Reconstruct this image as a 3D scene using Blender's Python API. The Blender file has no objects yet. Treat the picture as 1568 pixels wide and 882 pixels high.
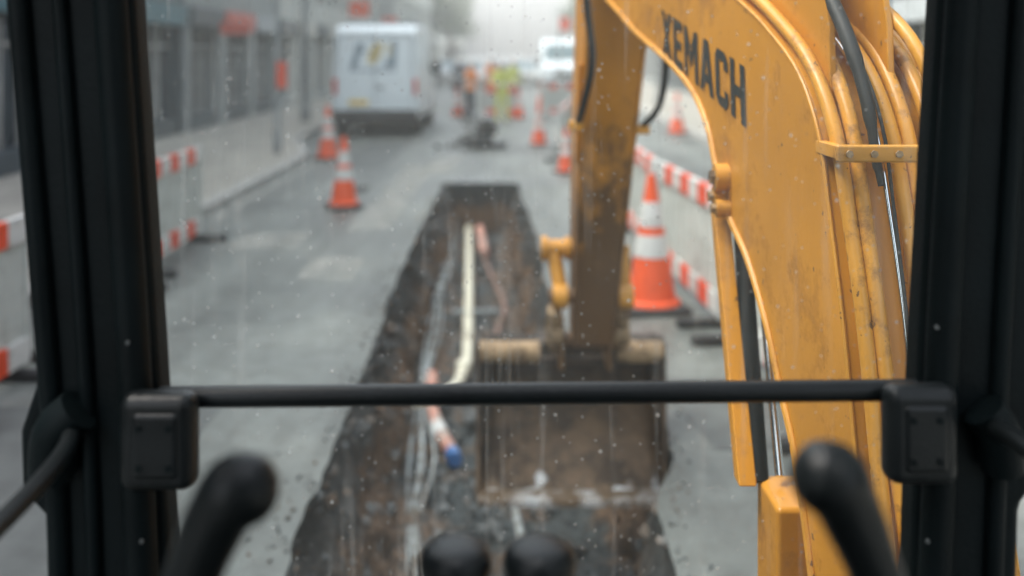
import bpy, bmesh, math, random
from mathutils import Vector, Matrix, noise
random.seed(7)
scene=bpy.context.scene
R=math.radians

# ---------------------------------------------------------------- materials
def nn(nt,t,x=0,y=0,**k):
    n=nt.nodes.new(t); n.location=(x,y)
    for a,b in k.items(): setattr(n,a,b)
    return n
def pm(name,col,rough=.6,metal=0.,var=.2,scale=6.,bump=.1,bscale=60.,dirt=None,dirt_amt=.5,dirt_scale=5.,spec=.5,coord='Object'):
    m=bpy.data.materials.new(name); m.use_nodes=True
    nt=m.node_tree; b=nt.nodes['Principled BSDF']; L=nt.links.new
    tc=nn(nt,'ShaderNodeTexCoord')
    n=nn(nt,'ShaderNodeTexNoise'); n.inputs['Scale'].default_value=scale; n.inputs['Detail'].default_value=6
    L(tc.outputs[coord],n.inputs['Vector'])
    r=nn(nt,'ShaderNodeMapRange'); r.inputs[1].default_value=.3; r.inputs[2].default_value=.7
    r.inputs[3].default_value=1-var; r.inputs[4].default_value=1+var
    L(n.outputs['Fac'],r.inputs[0])
    mx=nn(nt,'ShaderNodeMixRGB',blend_type='MULTIPLY'); mx.inputs[0].default_value=1
    mx.inputs[1].default_value=(*col,1); L(r.outputs[0],mx.inputs[2])
    out=mx.outputs[0]
    if dirt:
        n2=nn(nt,'ShaderNodeTexNoise'); n2.inputs['Scale'].default_value=dirt_scale; n2.inputs['Detail'].default_value=10; n2.inputs['Roughness'].default_value=.7
        L(tc.outputs[coord],n2.inputs['Vector'])
        r2=nn(nt,'ShaderNodeMapRange'); r2.inputs[1].default_value=.62-.3*dirt_amt; r2.inputs[2].default_value=.78-.3*dirt_amt
        L(n2.outputs['Fac'],r2.inputs[0])
        m2=nn(nt,'ShaderNodeMixRGB'); L(r2.outputs[0],m2.inputs[0]); L(out,m2.inputs[1]); m2.inputs[2].default_value=(*dirt,1)
        out=m2.outputs[0]
        rr=nn(nt,'ShaderNodeMapRange'); rr.inputs[3].default_value=rough; rr.inputs[4].default_value=min(1,rough+.4)
        L(r2.outputs[0],rr.inputs[0]); L(rr.outputs[0],b.inputs['Roughness'])
    else: b.inputs['Roughness'].default_value=rough
    L(out,b.inputs['Base Color'])
    b.inputs['Metallic'].default_value=metal
    b.inputs['Specular IOR Level'].default_value=spec
    if bump>0:
        n3=nn(nt,'ShaderNodeTexNoise'); n3.inputs['Scale'].default_value=bscale; n3.inputs['Detail'].default_value=4
        L(tc.outputs[coord],n3.inputs['Vector'])
        bp=nn(nt,'ShaderNodeBump'); bp.inputs['Strength'].default_value=bump; bp.inputs['Distance'].default_value=.01
        L(n3.outputs['Fac'],bp.inputs['Height']); L(bp.outputs[0],b.inputs['Normal'])
    return m
def chips(m,col,scale,thr,amt=.85):
    nt=m.node_tree; L=nt.links.new; b=nt.nodes['Principled BSDF']; src=b.inputs['Base Color'].links[0].from_socket
    tc=nn(nt,'ShaderNodeTexCoord'); n=nn(nt,'ShaderNodeTexNoise'); n.inputs['Scale'].default_value=scale; n.inputs['Detail'].default_value=3; L(tc.outputs['Object'],n.inputs['Vector'])
    r=nn(nt,'ShaderNodeMapRange'); r.inputs[1].default_value=thr; r.inputs[2].default_value=thr+.03; r.inputs[4].default_value=amt; L(n.outputs['Fac'],r.inputs[0])
    x=nn(nt,'ShaderNodeMixRGB'); L(r.outputs[0],x.inputs[0]); L(src,x.inputs[1]); x.inputs[2].default_value=(*col,1); L(x.outputs[0],b.inputs['Base Color'])

M={}
M['amber']=pm('amber_paint',(.60,.262,.024),.36,0,.12,3,.05,90,dirt=(.34,.15,.03),dirt_amt=.28,dirt_scale=5)
chips(M['amber'],(.14,.07,.03),34,.70)
M['amber2']=pm('amber_paint_pipes',(.62,.290,.038),.36,0,.15,7,.05,90,dirt=(.26,.12,.035),dirt_amt=.25,dirt_scale=16)
chips(M['amber2'],(.10,.055,.03),55,.68)
M['decal']=pm('lettering_vinyl',(.025,.03,.028),.5,0,.2,20,0)
chips(M['decal'],(.5,.22,.03),60,.66)
M['black']=pm('black_plastic',(.009,.012,.013),.38,0,.25,12,.15,260,spec=.36)
M['blackm']=pm('black_painted_steel',(.004,.008,.009),.55,0,.3,8,.12,120,spec=.16)
M['rubber']=pm('rubber_hose',(.018,.022,.022),.6,0,.2,20,.1,200)
M['chrome']=pm('chrome_rod',(.75,.78,.8),.15,1,.05,6,0)
M['steel']=pm('bucket_steel',(.125,.078,.042),.5,.2,.5,6,.5,40,dirt=(.050,.036,.025),dirt_amt=.55,dirt_scale=4)
M['lip']=pm('worn_cutting_edge',(.50,.52,.53),.45,.3,.3,9,.3,60,dirt=(.11,.075,.045),dirt_amt=.78,dirt_scale=4.5)
M['tube']=pm('muddy_tube',(.36,.25,.14),.6,.1,.4,10,.4,50,dirt=(.10,.065,.04),dirt_amt=.5,dirt_scale=12)
M['kerb']=pm('kerb_granite',(.36,.36,.34),.8,0,.2,4,.3,40)
M['pave']=pm('paving_slabs',(.36,.345,.30),.85,0,.15,1.5,.2,30)
M['orange']=pm('cone_orange',(.78,.10,.025),.5,0,.12,6,.1,60,dirt=(.25,.09,.05),dirt_amt=.15)
M['white']=pm('reflective_white',(.60,.61,.59),.5,0,.1,6,.05,60,dirt=(.3,.3,.28),dirt_amt=.3)
M['red']=pm('reflective_red',(.72,.075,.022),.5,0,.1,6,.05,60)
M['panel']=pm('barrier_panel_grey',(.50,.53,.50),.6,0,.1,4,.1,40,dirt=(.32,.32,.29),dirt_amt=.3)
M['blackbase']=pm('recycled_rubber_base',(.03,.03,.03),.8)
M['vanw']=pm('van_white_paint',(.74,.82,.85),.3,0,.05,2,0,dirt=(.52,.54,.54),dirt_amt=.2,dirt_scale=2)
M['glass']=pm('dark_glass',(.04,.055,.065),.12,0,.3,.8,0)
M['glassv']=pm('vehicle_glass',(.12,.19,.21),.1,0,.2,2,0)
M['plate']=pm('number_plate_yellow',(.75,.5,.05),.5,0,.05)
M['tail']=pm('tail_lamp_red',(.6,.03,.02),.25,0,.05)
M['lampw']=pm('head_lamp_lens',(.8,.82,.8),.1,0,.05)
M['tyre']=pm('tyre_rubber',(.02,.02,.02),.8)
M['pole']=pm('galvanised_pole',(.28,.30,.30),.5,.3,.2)
M['cream']=pm('cream_gas_pipe',(.74,.71,.56),.45,0,.2,4,.1,60,dirt=(.36,.30,.22),dirt_amt=.42,dirt_scale=7)
M['grey_pipe']=pm('grey_conduit',(.30,.34,.34),.5,0,.2,4,.1,60,dirt=(.11,.09,.07),dirt_amt=.6)
M['pink']=pm('red_cable_duct',(.55,.21,.14),.5,0,.2,4,.1,60,dirt=(.42,.35,.30),dirt_amt=.65,dirt_scale=9)
M['pinkd']=pm('dusty_red_duct',(.30,.17,.13),.6,0,.2,4,.1,60,dirt=(.15,.11,.085),dirt_amt=.65,dirt_scale=6)
M['blue']=pm('blue_pipe_cap',(.05,.16,.40),.4)
M['hiviz']=pm('hi_vis_yellow',(.62,.66,.16),.7,0,.15)
M['hivizo']=pm('hi_vis_orange',(.80,.27,.08),.7,0,.15)
M['navy']=pm('work_trousers',(.05,.06,.08),.8)
M['skin']=pm('skin',(.50,.32,.24),.6,0,.05)
M['helmet']=pm('helmet_white',(.75,.75,.72),.35,0,.05)

def asphalt():
    m=bpy.data.materials.new('worn_asphalt'); m.use_nodes=True; nt=m.node_tree; L=nt.links.new
    b=nt.nodes['Principled BSDF']; tc=nn(nt,'ShaderNodeTexCoord')
    def noi(s,d=6,r=.6,vec=None):
        n=nn(nt,'ShaderNodeTexNoise'); n.inputs['Scale'].default_value=s; n.inputs['Detail'].default_value=d; n.inputs['Roughness'].default_value=r
        L(vec or tc.outputs['Object'],n.inputs['Vector']); return n.outputs['Fac']
    mp=nn(nt,'ShaderNodeMapping'); mp.inputs['Scale'].default_value=(1,.16,1); L(tc.outputs['Object'],mp.inputs[0])
    big=noi(.55,5,.6); streak=noi(1.6,5,.65,mp.outputs[0]); fine=noi(70,3,.7); mid=noi(7,6,.7)
    def ramp(f,pts):
        c=nn(nt,'ShaderNodeValToRGB'); e=c.color_ramp.elements
        while len(e)<len(pts): e.new(.5)
        for i,(p,col) in enumerate(pts): e[i].position=p; e[i].color=(*col,1)
        L(f,c.inputs[0]); return c.outputs[0]
    c1=ramp(big,[(.3,(.100,.112,.105)),(.5,(.145,.160,.149)),(.68,(.205,.220,.203))])
    c2=ramp(streak,[(.35,(.60,.60,.60)),(.6,(1.14,1.14,1.14))])
    c3=ramp(fine,[(.3,(.7,.7,.7)),(.7,(1.25,1.25,1.25))])
    c4=ramp(mid,[(.35,(.78,.76,.74)),(.62,(1.14,1.14,1.14))])
    out=c1
    for c in (c2,c3,c4):
        x=nn(nt,'ShaderNodeMixRGB',blend_type='MULTIPLY'); x.inputs[0].default_value=1; L(out,x.inputs[1]); L(c,x.inputs[2]); out=x.outputs[0]
    L(out,b.inputs['Base Color'])
    rr=ramp(big,[(.3,(.38,)*3),(.7,(.68,)*3)]); L(rr,b.inputs['Roughness'])
    bp=nn(nt,'ShaderNodeBump'); bp.inputs['Strength'].default_value=.45; bp.inputs['Distance'].default_value=.005
    L(fine,bp.inputs['Height']); L(bp.outputs[0],b.inputs['Normal'])
    return m
M['asphalt']=asphalt()

def soil():
    m=bpy.data.materials.new('trench_soil'); m.use_nodes=True; nt=m.node_tree; L=nt.links.new
    b=nt.nodes['Principled BSDF']; tc=nn(nt,'ShaderNodeTexCoord')
    sep=nn(nt,'ShaderNodeSeparateXYZ'); L(tc.outputs['Object'],sep.inputs[0])
    def noi(s,d=6,r=.65):
        n=nn(nt,'ShaderNodeTexNoise'); n.inputs['Scale'].default_value=s; n.inputs['Detail'].default_value=d; n.inputs['Roughness'].default_value=r
        L(tc.outputs['Object'],n.inputs['Vector']); return n.outputs['Fac']
    n1=noi(3.5); n2=noi(16); n3=noi(50,3)
    ma=nn(nt,'ShaderNodeMath',operation='MULTIPLY_ADD'); L(n1,ma.inputs[0]); ma.inputs[1].default_value=.6; L(sep.outputs[2],ma.inputs[2])
    c=nn(nt,'ShaderNodeValToRGB'); e=c.color_ramp.elements
    mr=nn(nt,'ShaderNodeMapRange'); mr.inputs[1].default_value=-.75; mr.inputs[2].default_value=.3; L(ma.outputs[0],mr.inputs[0]); L(mr.outputs[0],c.inputs[0])
    for i in range(4): e.new(.5)
    pts=[(0,(.045,.055,.057)),(.24,(.050,.060,.061)),(.33,(.11,.068,.039)),(.58,(.155,.092,.050)),(.70,(.052,.047,.041)),(.9,(.033,.038,.038))]
    for i,(p,col) in enumerate(pts): e[i].position=p; e[i].color=(*col,1)
    def mul(a,f,lo,hi):
        r=nn(nt,'ShaderNodeMapRange'); r.inputs[1].default_value=.3;r.inputs[2].default_value=.7;r.inputs[3].default_value=lo;r.inputs[4].default_value=hi; L(f,r.inputs[0])
        x=nn(nt,'ShaderNodeMixRGB',blend_type='MULTIPLY'); x.inputs[0].default_value=1; L(a,x.inputs[1]); L(r.outputs[0],x.inputs[2]); return x.outputs[0]
    o=mul(c.outputs[0],n2,.25,2.1); o=mul(o,n3,.5,1.7)
    L(o,b.inputs['Base Color']); b.inputs['Roughness'].default_value=.6
    bp=nn(nt,'ShaderNodeBump'); bp.inputs['Strength'].default_value=1; bp.inputs['Distance'].default_value=.05
    ad=nn(nt,'ShaderNodeMath',operation='ADD'); L(n2,ad.inputs[0]); L(n3,ad.inputs[1]); L(ad.outputs[0],bp.inputs['Height']); L(bp.outputs[0],b.inputs['Normal'])
    return m
M['soil']=soil()

def slabs(m):
    nt=m.node_tree; L=nt.links.new; b=nt.nodes['Principled BSDF']
    src=b.inputs['Base Color'].links[0].from_socket
    tc=nn(nt,'ShaderNodeTexCoord'); br=nn(nt,'ShaderNodeTexBrick'); br.inputs['Scale'].default_value=1
    br.inputs['Brick Width'].default_value=.9; br.inputs['Row Height'].default_value=.6; br.inputs['Mortar Size'].default_value=.012
    br.inputs['Color1'].default_value=(1,1,1,1); br.inputs['Color2'].default_value=(.82,.82,.82,1); br.inputs['Mortar'].default_value=(.4,.4,.4,1)
    L(tc.outputs['Object'],br.inputs[0])
    x=nn(nt,'ShaderNodeMixRGB',blend_type='MULTIPLY'); x.inputs[0].default_value=1; L(src,x.inputs[1]); L(br.outputs[0],x.inputs[2]); L(x.outputs[0],b.inputs['Base Color'])
slabs(M['pave'])

def faded_paint():
    m=bpy.data.materials.new('faded_road_paint'); m.use_nodes=True; nt=m.node_tree; L=nt.links.new
    b=nt.nodes['Principled BSDF']; b.inputs['Base Color'].default_value=(.52,.51,.46,1); b.inputs['Roughness'].default_value=.8
    tc=nn(nt,'ShaderNodeTexCoord'); n=nn(nt,'ShaderNodeTexNoise'); n.inputs['Scale'].default_value=3.5; n.inputs['Detail'].default_value=10; n.inputs['Roughness'].default_value=.75
    L(tc.outputs['Object'],n.inputs['Vector']); r=nn(nt,'ShaderNodeMapRange'); r.inputs[1].default_value=.40; r.inputs[2].default_value=.68; r.inputs[4].default_value=.8
    L(n.outputs['Fac'],r.inputs[0]); L(r.outputs[0],b.inputs['Alpha']); return m
M['paint']=faded_paint()

def stick_mat():
    m=pm('amber_paint_muddy',(.57,.24,.026),.42,0,.15,4,.15,60)
    nt=m.node_tree; L=nt.links.new; b=nt.nodes['Principled BSDF']; src=b.inputs['Base Color'].links[0].from_socket
    tc=nn(nt,'ShaderNodeTexCoord'); sep=nn(nt,'ShaderNodeSeparateXYZ'); L(tc.outputs['Object'],sep.inputs[0])
    mp=nn(nt,'ShaderNodeMapping'); mp.inputs['Scale'].default_value=(1,1,.35); L(tc.outputs['Object'],mp.inputs[0])
    n=nn(nt,'ShaderNodeTexNoise'); n.inputs['Scale'].default_value=12; n.inputs['Detail'].default_value=9; n.inputs['Roughness'].default_value=.7; L(mp.outputs[0],n.inputs['Vector'])
    z=nn(nt,'ShaderNodeMapRange'); z.inputs[1].default_value=2.0; z.inputs[2].default_value=.75; z.inputs[3].default_value=-.20; z.inputs[4].default_value=.38; L(sep.outputs[2],z.inputs[0])
    a=nn(nt,'ShaderNodeMath',operation='ADD'); L(n.outputs['Fac'],a.inputs[0]); L(z.outputs[0],a.inputs[1])
    r=nn(nt,'ShaderNodeMapRange'); r.inputs[1].default_value=.46; r.inputs[2].default_value=.66; r.inputs[4].default_value=.88; L(a.outputs[0],r.inputs[0])
    x=nn(nt,'ShaderNodeMixRGB'); L(r.outputs[0],x.inputs[0]); L(src,x.inputs[1]); x.inputs[2].default_value=(.075,.045,.024,1); L(x.outputs[0],b.inputs['Base Color'])
    return m
M['stick']=stick_mat()

def bucket_mat():
    m=M['steel']; nt=m.node_tree; L=nt.links.new; b=nt.nodes['Principled BSDF']; src=b.inputs['Base Color'].links[0].from_socket
    tc=nn(nt,'ShaderNodeTexCoord'); sep=nn(nt,'ShaderNodeSeparateXYZ'); L(tc.outputs['Object'],sep.inputs[0])
    n=nn(nt,'ShaderNodeTexNoise'); n.inputs['Scale'].default_value=5.0; n.inputs['Detail'].default_value=2.5; L(tc.outputs['Object'],n.inputs['Vector'])
    z=nn(nt,'ShaderNodeMapRange'); z.inputs[1].default_value=-.08; z.inputs[2].default_value=-.22; z.inputs[3].default_value=-.35; z.inputs[4].default_value=.06; L(sep.outputs[2],z.inputs[0])
    a=nn(nt,'ShaderNodeMath',operation='ADD'); L(n.outputs['Fac'],a.inputs[0]); L(z.outputs[0],a.inputs[1])
    r=nn(nt,'ShaderNodeMapRange'); r.inputs[1].default_value=.55; r.inputs[2].default_value=.62; r.inputs[4].default_value=.85; L(a.outputs[0],r.inputs[0])
    x=nn(nt,'ShaderNodeMixRGB'); L(r.outputs[0],x.inputs[0]); L(src,x.inputs[1]); x.inputs[2].default_value=(.50,.53,.55,1)
    top_shade=nn(nt,'ShaderNodeMapRange'); top_shade.inputs[1].default_value=.12; top_shade.inputs[2].default_value=.26; top_shade.inputs[3].default_value=1; top_shade.inputs[4].default_value=.3; L(sep.outputs[2],top_shade.inputs[0])  # shade under the bucket top, painted into the steel colour
    y=nn(nt,'ShaderNodeMixRGB',blend_type='MULTIPLY'); y.inputs[0].default_value=1; L(x.outputs[0],y.inputs[1]); L(top_shade.outputs[0],y.inputs[2]); L(y.outputs[0],b.inputs['Base Color'])
bucket_mat()

def windscreen_mat():
    m=bpy.data.materials.new('dusty_windscreen_glass'); m.use_nodes=True; nt=m.node_tree; nt.nodes.clear(); L=nt.links.new
    out=nn(nt,'ShaderNodeOutputMaterial'); tr=nn(nt,'ShaderNodeBsdfTransparent'); tr.inputs[0].default_value=(.96,.995,.975,1)
    tl=nn(nt,'ShaderNodeBsdfTranslucent'); tl.inputs[0].default_value=(.84,.90,.86,1)
    tc=nn(nt,'ShaderNodeTexCoord')
    n=nn(nt,'ShaderNodeTexNoise'); n.inputs['Scale'].default_value=2.5; n.inputs['Detail'].default_value=8; L(tc.outputs['Object'],n.inputs['Vector'])
    r=nn(nt,'ShaderNodeMapRange'); r.inputs[1].default_value=.35; r.inputs[2].default_value=.7; r.inputs[3].default_value=.03; r.inputs[4].default_value=.09; L(n.outputs['Fac'],r.inputs[0])
    cur=r.outputs[0]
    for sc_,th,rad,amt in ((48,.82,.20,.45),(110,.74,.26,.42),(20,.93,.09,.5)):
        v=nn(nt,'ShaderNodeTexVoronoi'); v.inputs['Scale'].default_value=sc_; L(tc.outputs['Object'],v.inputs['Vector'])
        sc=nn(nt,'ShaderNodeSeparateXYZ'); L(v.outputs['Color'],sc.inputs[0])
        g=nn(nt,'ShaderNodeMath',operation='GREATER_THAN'); g.inputs[1].default_value=th; L(sc.outputs[0],g.inputs[0])
        r2=nn(nt,'ShaderNodeMapRange'); r2.inputs[1].default_value=.04; r2.inputs[2].default_value=rad; r2.inputs[3].default_value=amt; r2.inputs[4].default_value=0; L(v.outputs['Distance'],r2.inputs[0])
        mu=nn(nt,'ShaderNodeMath',operation='MULTIPLY'); L(g.outputs[0],mu.inputs[0]); L(r2.outputs[0],mu.inputs[1])
        ad=nn(nt,'ShaderNodeMath',operation='ADD'); L(cur,ad.inputs[0]); L(mu.outputs[0],ad.inputs[1]); cur=ad.outputs[0]
    mp=nn(nt,'ShaderNodeMapping'); mp.inputs['Scale'].default_value=(75,1,3.0); mp.inputs['Rotation'].default_value=(0,.10,0); L(tc.outputs['Object'],mp.inputs[0])
    n2=nn(nt,'ShaderNodeTexNoise'); n2.inputs['Scale'].default_value=1; n2.inputs['Detail'].default_value=3; L(mp.outputs[0],n2.inputs['Vector'])
    r3=nn(nt,'ShaderNodeMapRange'); r3.inputs[1].default_value=.56; r3.inputs[2].default_value=.78; r3.inputs[4].default_value=.16; L(n2.outputs['Fac'],r3.inputs[0])
    ad2=nn(nt,'ShaderNodeMath',operation='ADD'); L(cur,ad2.inputs[0]); L(r3.outputs[0],ad2.inputs[1])
    mx=nn(nt,'ShaderNodeMixShader'); L(ad2.outputs[0],mx.inputs[0]); L(tr.outputs[0],mx.inputs[1]); L(tl.outputs[0],mx.inputs[2]); L(mx.outputs[0],out.inputs[0])
    return m
M['screen']=windscreen_mat()
def smear_mat():
    m=bpy.data.materials.new('glass_smear'); m.use_nodes=True; nt=m.node_tree; nt.nodes.clear(); L=nt.links.new
    out=nn(nt,'ShaderNodeOutputMaterial'); tr=nn(nt,'ShaderNodeBsdfTransparent'); tl=nn(nt,'ShaderNodeBsdfTranslucent'); tl.inputs[0].default_value=(.9,.94,.92,1)
    tc=nn(nt,'ShaderNodeTexCoord'); n=nn(nt,'ShaderNodeTexNoise'); n.inputs['Scale'].default_value=90; n.inputs['Detail'].default_value=5; L(tc.outputs['Object'],n.inputs['Vector'])
    r=nn(nt,'ShaderNodeMapRange'); r.inputs[1].default_value=.42; r.inputs[2].default_value=.8; r.inputs[4].default_value=.5; L(n.outputs['Fac'],r.inputs[0])
    mx=nn(nt,'ShaderNodeMixShader'); L(r.outputs[0],mx.inputs[0]); L(tr.outputs[0],mx.inputs[1]); L(tl.outputs[0],mx.inputs[2]); L(mx.outputs[0],out.inputs[0]); return m
M['smear']=smear_mat()

# ---------------------------------------------------------------- helpers
def empty(name,loc=(0,0,0),rz=0):
    e=bpy.data.objects.new(name,None); e.location=loc; e.rotation_euler[2]=rz; e.empty_display_size=.2
    scene.collection.objects.link(e); return e
def mkobj(name,bm,mat,parent=None,smooth=False,bevel=0,seg=2,sub=0,ang=35):
    bmesh.ops.recalc_face_normals(bm,faces=bm.faces)
    me=bpy.data.meshes.new(name); bm.to_mesh(me); bm.free()
    for mm in (mat if isinstance(mat,(list,tuple)) else [mat]): me.materials.append(mm)
    ob=bpy.data.objects.new(name,me); scene.collection.objects.link(ob)
    if parent: ob.parent=parent
    if bevel:
        b=ob.modifiers.new('bevel','BEVEL'); b.width=bevel; b.segments=seg; b.limit_method='ANGLE'; b.angle_limit=R(30)
    if sub:
        s=ob.modifiers.new('sub','SUBSURF'); s.levels=sub; s.render_levels=sub
    if smooth or bevel:
        for p in me.polygons: p.use_smooth=True
        if not sub and hasattr(me,'set_sharp_from_angle') and not bevel: me.set_sharp_from_angle(angle=R(ang))
        if bevel:
            w=ob.modifiers.new('wn','WEIGHTED_NORMAL'); w.keep_sharp=True
    return ob
def addbox(bm,x0,x1,y0,y1,z0,z1,mi=0):
    vs=[bm.verts.new(p) for p in ((x0,y0,z0),(x1,y0,z0),(x1,y1,z0),(x0,y1,z0),(x0,y0,z1),(x1,y0,z1),(x1,y1,z1),(x0,y1,z1))]
    for f in ((0,3,2,1),(4,5,6,7),(0,1,5,4),(1,2,6,5),(2,3,7,6),(3,0,4,7)):
        fc=bm.faces.new([vs[i] for i in f]); fc.material_index=mi
def box(name,x0,x1,y0,y1,z0,z1,mat,parent=None,bevel=.005,seg=2):
    bm=bmesh.new(); addbox(bm,x0,x1,y0,y1,z0,z1); return mkobj(name,bm,mat,parent,bevel=bevel,seg=seg)
def boxes(name,lst,mat,parent=None,bevel=0):
    bm=bmesh.new()
    for b in lst: addbox(bm,*b)
    return mkobj(name,bm,mat,parent,bevel=bevel)
def catmull(pts,n=6):
    P=[Vector(p) for p in pts]; P=[2*P[0]-P[1]]+P+[2*P[-1]-P[-2]]; out=[]
    for i in range(1,len(P)-2):
        a,b,c,d=P[i-1:i+3]
        for k in range(n):
            t=k/n; out.append(.5*((2*b)+(c-a)*t+(2*a-5*b+4*c-d)*t*t+(3*b-a-3*c+d)*t**3))
    out.append(P[-2].copy()); return out
def addtube(bm,pts,r,seg=12,cap=True,mi=0):
    P=[Vector(p) for p in pts]; n=len(P); rr=r if isinstance(r,(list,tuple)) else [r]*n
    T=[(P[min(i+1,n-1)]-P[max(i-1,0)]).normalized() for i in range(n)]
    u=T[0].orthogonal().normalized(); rings=[]
    for i in range(n):
        u=(u-T[i]*u.dot(T[i])).normalized(); w=T[i].cross(u)
        rings.append([bm.verts.new(P[i]+rr[i]*(math.cos(a)*u+math.sin(a)*w)) for a in [2*math.pi*k/seg for k in range(seg)]])
    for i in range(n-1):
        for k in range(seg):
            f=bm.faces.new((rings[i][k],rings[i][(k+1)%seg],rings[i+1][(k+1)%seg],rings[i+1][k])); f.material_index=mi; f.smooth=True
    if cap:
        for rg in (rings[0],rings[-1]):
            f=bm.faces.new(rg); f.material_index=mi
def tube(name,pts,r,mat,parent=None,seg=12,spline=0):
    if spline:
        pts=catmull(pts,spline)
    bm=bmesh.new(); addtube(bm,pts,r,seg); return mkobj(name,bm,mat,parent,smooth=True)
def lathe(name,prof,mat,parent=None,seg=32,loc=(0,0,0),square=False):
    bm=bmesh.new(); rings=[]
    for (r,z) in prof: rings.append([bm.verts.new((loc[0]+r*math.cos(2*math.pi*k/seg),loc[1]+r*math.sin(2*math.pi*k/seg),loc[2]+z)) for k in range(seg)])
    for i in range(len(rings)-1):
        for k in range(seg): bm.faces.new((rings[i][k],rings[i][(k+1)%seg],rings[i+1][(k+1)%seg],rings[i+1][k]))
    bm.faces.new(rings[0]); bm.faces.new(rings[-1])
    return mkobj(name,bm,mat,parent,smooth=True)

# ---------------------------------------------------------------- ground, road and trench
def lerp_tab(t,x):
    if x<=t[0][0]: return t[0][1]
    for (a,b),(c,d) in zip(t,t[1:]):
        if x<=c: f=(x-a)/(c-a); f=f*f*(3-2*f); return b+(d-b)*f
    return t[-1][1]
XR=[(2,.66),(4.25,.63),(4.95,.80),(5.8,.82),(6.5,.50),(7.4,.32),(9.5,.29),(15.3,.11)]
def xl(y): return -.87-.17*min(1,max(0,(y-3.8)/6))+.045*noise.noise(Vector((y*1.3,3,0)))+.02*noise.noise(Vector((y*6,9,0)))
def xr(y): return lerp_tab(XR,y)+.03*noise.noise(Vector((y*1.4,30,0)))+.018*noise.noise(Vector((y*6,19,0)))
Y0,Y1,ST=2.4,15.25,.06
ys=[Y0+i*ST for i in range(int((Y1-Y0)/ST)+1)]
bm=bmesh.new()
XW=300
Lr=[(bm.verts.new((-XW,y,0)),bm.verts.new((xl(y),y,0))) for y in ys]
Rr=[(bm.verts.new((xr(y),y,0)),bm.verts.new((XW,y,0))) for y in ys]
for A in (Lr,Rr):
    for i in range(len(ys)-1): bm.faces.new((A[i][0],A[i][1],A[i+1][1],A[i+1][0]))
a=bm.verts.new((-XW,-60,0)); b_=bm.verts.new((XW,-60,0)); bm.faces.new((a,b_,Rr[0][1],Rr[0][0],Lr[0][1],Lr[0][0]))
a=bm.verts.new((-XW,600,0)); b_=bm.verts.new((XW,600,0)); bm.faces.new((Lr[-1][0],Lr[-1][1],Rr[-1][0],Rr[-1][1],b_,a))
mkobj('road',bm,M['asphalt'])

D=.80
def section(y):
    a,b=xl(y),xr(y); fl=a+.27+.05*noise.noise(Vector((y*.9,50,0))); fr=b-.22+.05*noise.noise(Vector((y*.9,70,0)))
    out=[]
    def wall(p,t,sg):
        k=.0 if t==0 else .11*noise.noise(p*3.2)+.06*noise.noise(p*8)+.03*noise.noise(p*19)
        if t and t<=.12: k=k*.4-.012*sg
        return k
    TT=(0,.04,.12,.2,.28,.36,.44,.52,.6,.68,.76,.84,.92)
    for t in TT:
        u=t**1.4 if t>.12 else t*.35
        p=Vector((a+(fl-a)*u,y,-D*t)); k=wall(p,t,1)
        out.append((p.x+k,y,p.z+(0 if t==0 else k*.4)))
    for i in range(17):
        x=fl+(fr-fl)*i/16; p=Vector((x,y,-D)); out.append((x,y,-D+.08*noise.noise(p*2.5)+.05*noise.noise(p*8)+.03*noise.noise(p*20)+.08*((i/16-.5)*2)**4))
    for t in TT[::-1]:
        u=t**1.4 if t>.12 else t*.35
        p=Vector((b+(fr-b)*u,y,-D*t)); k=wall(p,t,-1)
        out.append((p.x+k,y,p.z+(0 if t==0 else k*.4)))
    return out
bm=bmesh.new(); rows=[]
s0=[(p[0],Y0,0) for p in section(Y0)]
rows.append([bm.verts.new(p) for p in s0])
for y in ys: rows.append([bm.verts.new(p) for p in section(y)])
for f in (.66,.33,0): rows.append([bm.verts.new((p[0],ys[-1]+.004+.03*noise.noise(Vector((p[0]*6,f*5,2))),p[2]*f)) for p in section(ys[-1])])
for i in range(len(rows)-1):
    for k in range(len(rows[0])-1):
        try:
            f=bm.faces.new((rows[i][k],rows[i][k+1],rows[i+1][k+1],rows[i+1][k])); f.smooth=True
        except Exception: pass
mkobj('trench',bm,M['soil'],smooth=True,ang=60)

def rocks(name,n,place,mat,smin,smax):
    bm=bmesh.new()
    for i in range(n):
        p=place(); s=random.uniform(smin,smax)*random.choice((.6,1,1))
        r=bmesh.ops.create_icosphere(bm,subdivisions=1,radius=s)
        q=Matrix.Rotation(random.random()*6,3,Vector((random.random(),random.random(),random.random()+.1)).normalized())
        sx=(random.uniform(.7,1.4),random.uniform(.7,1.4),random.uniform(.45,.9))
        for v in r['verts']:
            c=v.co*random.uniform(.75,1.15); v.co=q@Vector((c.x*sx[0],c.y*sx[1],c.z*sx[2]))+Vector(p)
    return mkobj(name,bm,mat)
M['rock']=pm('broken_stone',(.12,.13,.13),.8,0,.6,3,.3,60,dirt=(.15,.095,.055),dirt_amt=.5,dirt_scale=2)
def inside():
    y=random.uniform(3.2,15); a,b=xl(y)+.2,xr(y)-.18; x=random.uniform(a,b); return (x,y,-D+.03)
def onwall():
    y=random.uniform(3,15); t=random.randrange(1,12); s=section(y)[t] if random.random()<.6 else section(y)[-1-t]; return s
def edge():
    y=random.uniform(3,15.5); x=(xl(y)-abs(random.gauss(0,.08))-.01) if random.random()<.5 else (xr(y)+abs(random.gauss(0,.08))+.01); return (x,y,.004)
rk=empty('rubble')
rocks('trench_stones',1000,inside,M['rock'],.012,.05).parent=rk
rocks('wall_stones',800,onwall,M['rock'],.012,.055).parent=rk
rocks('edge_crumbs',600,edge,M['rock'],.004,.016).parent=rk

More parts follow.
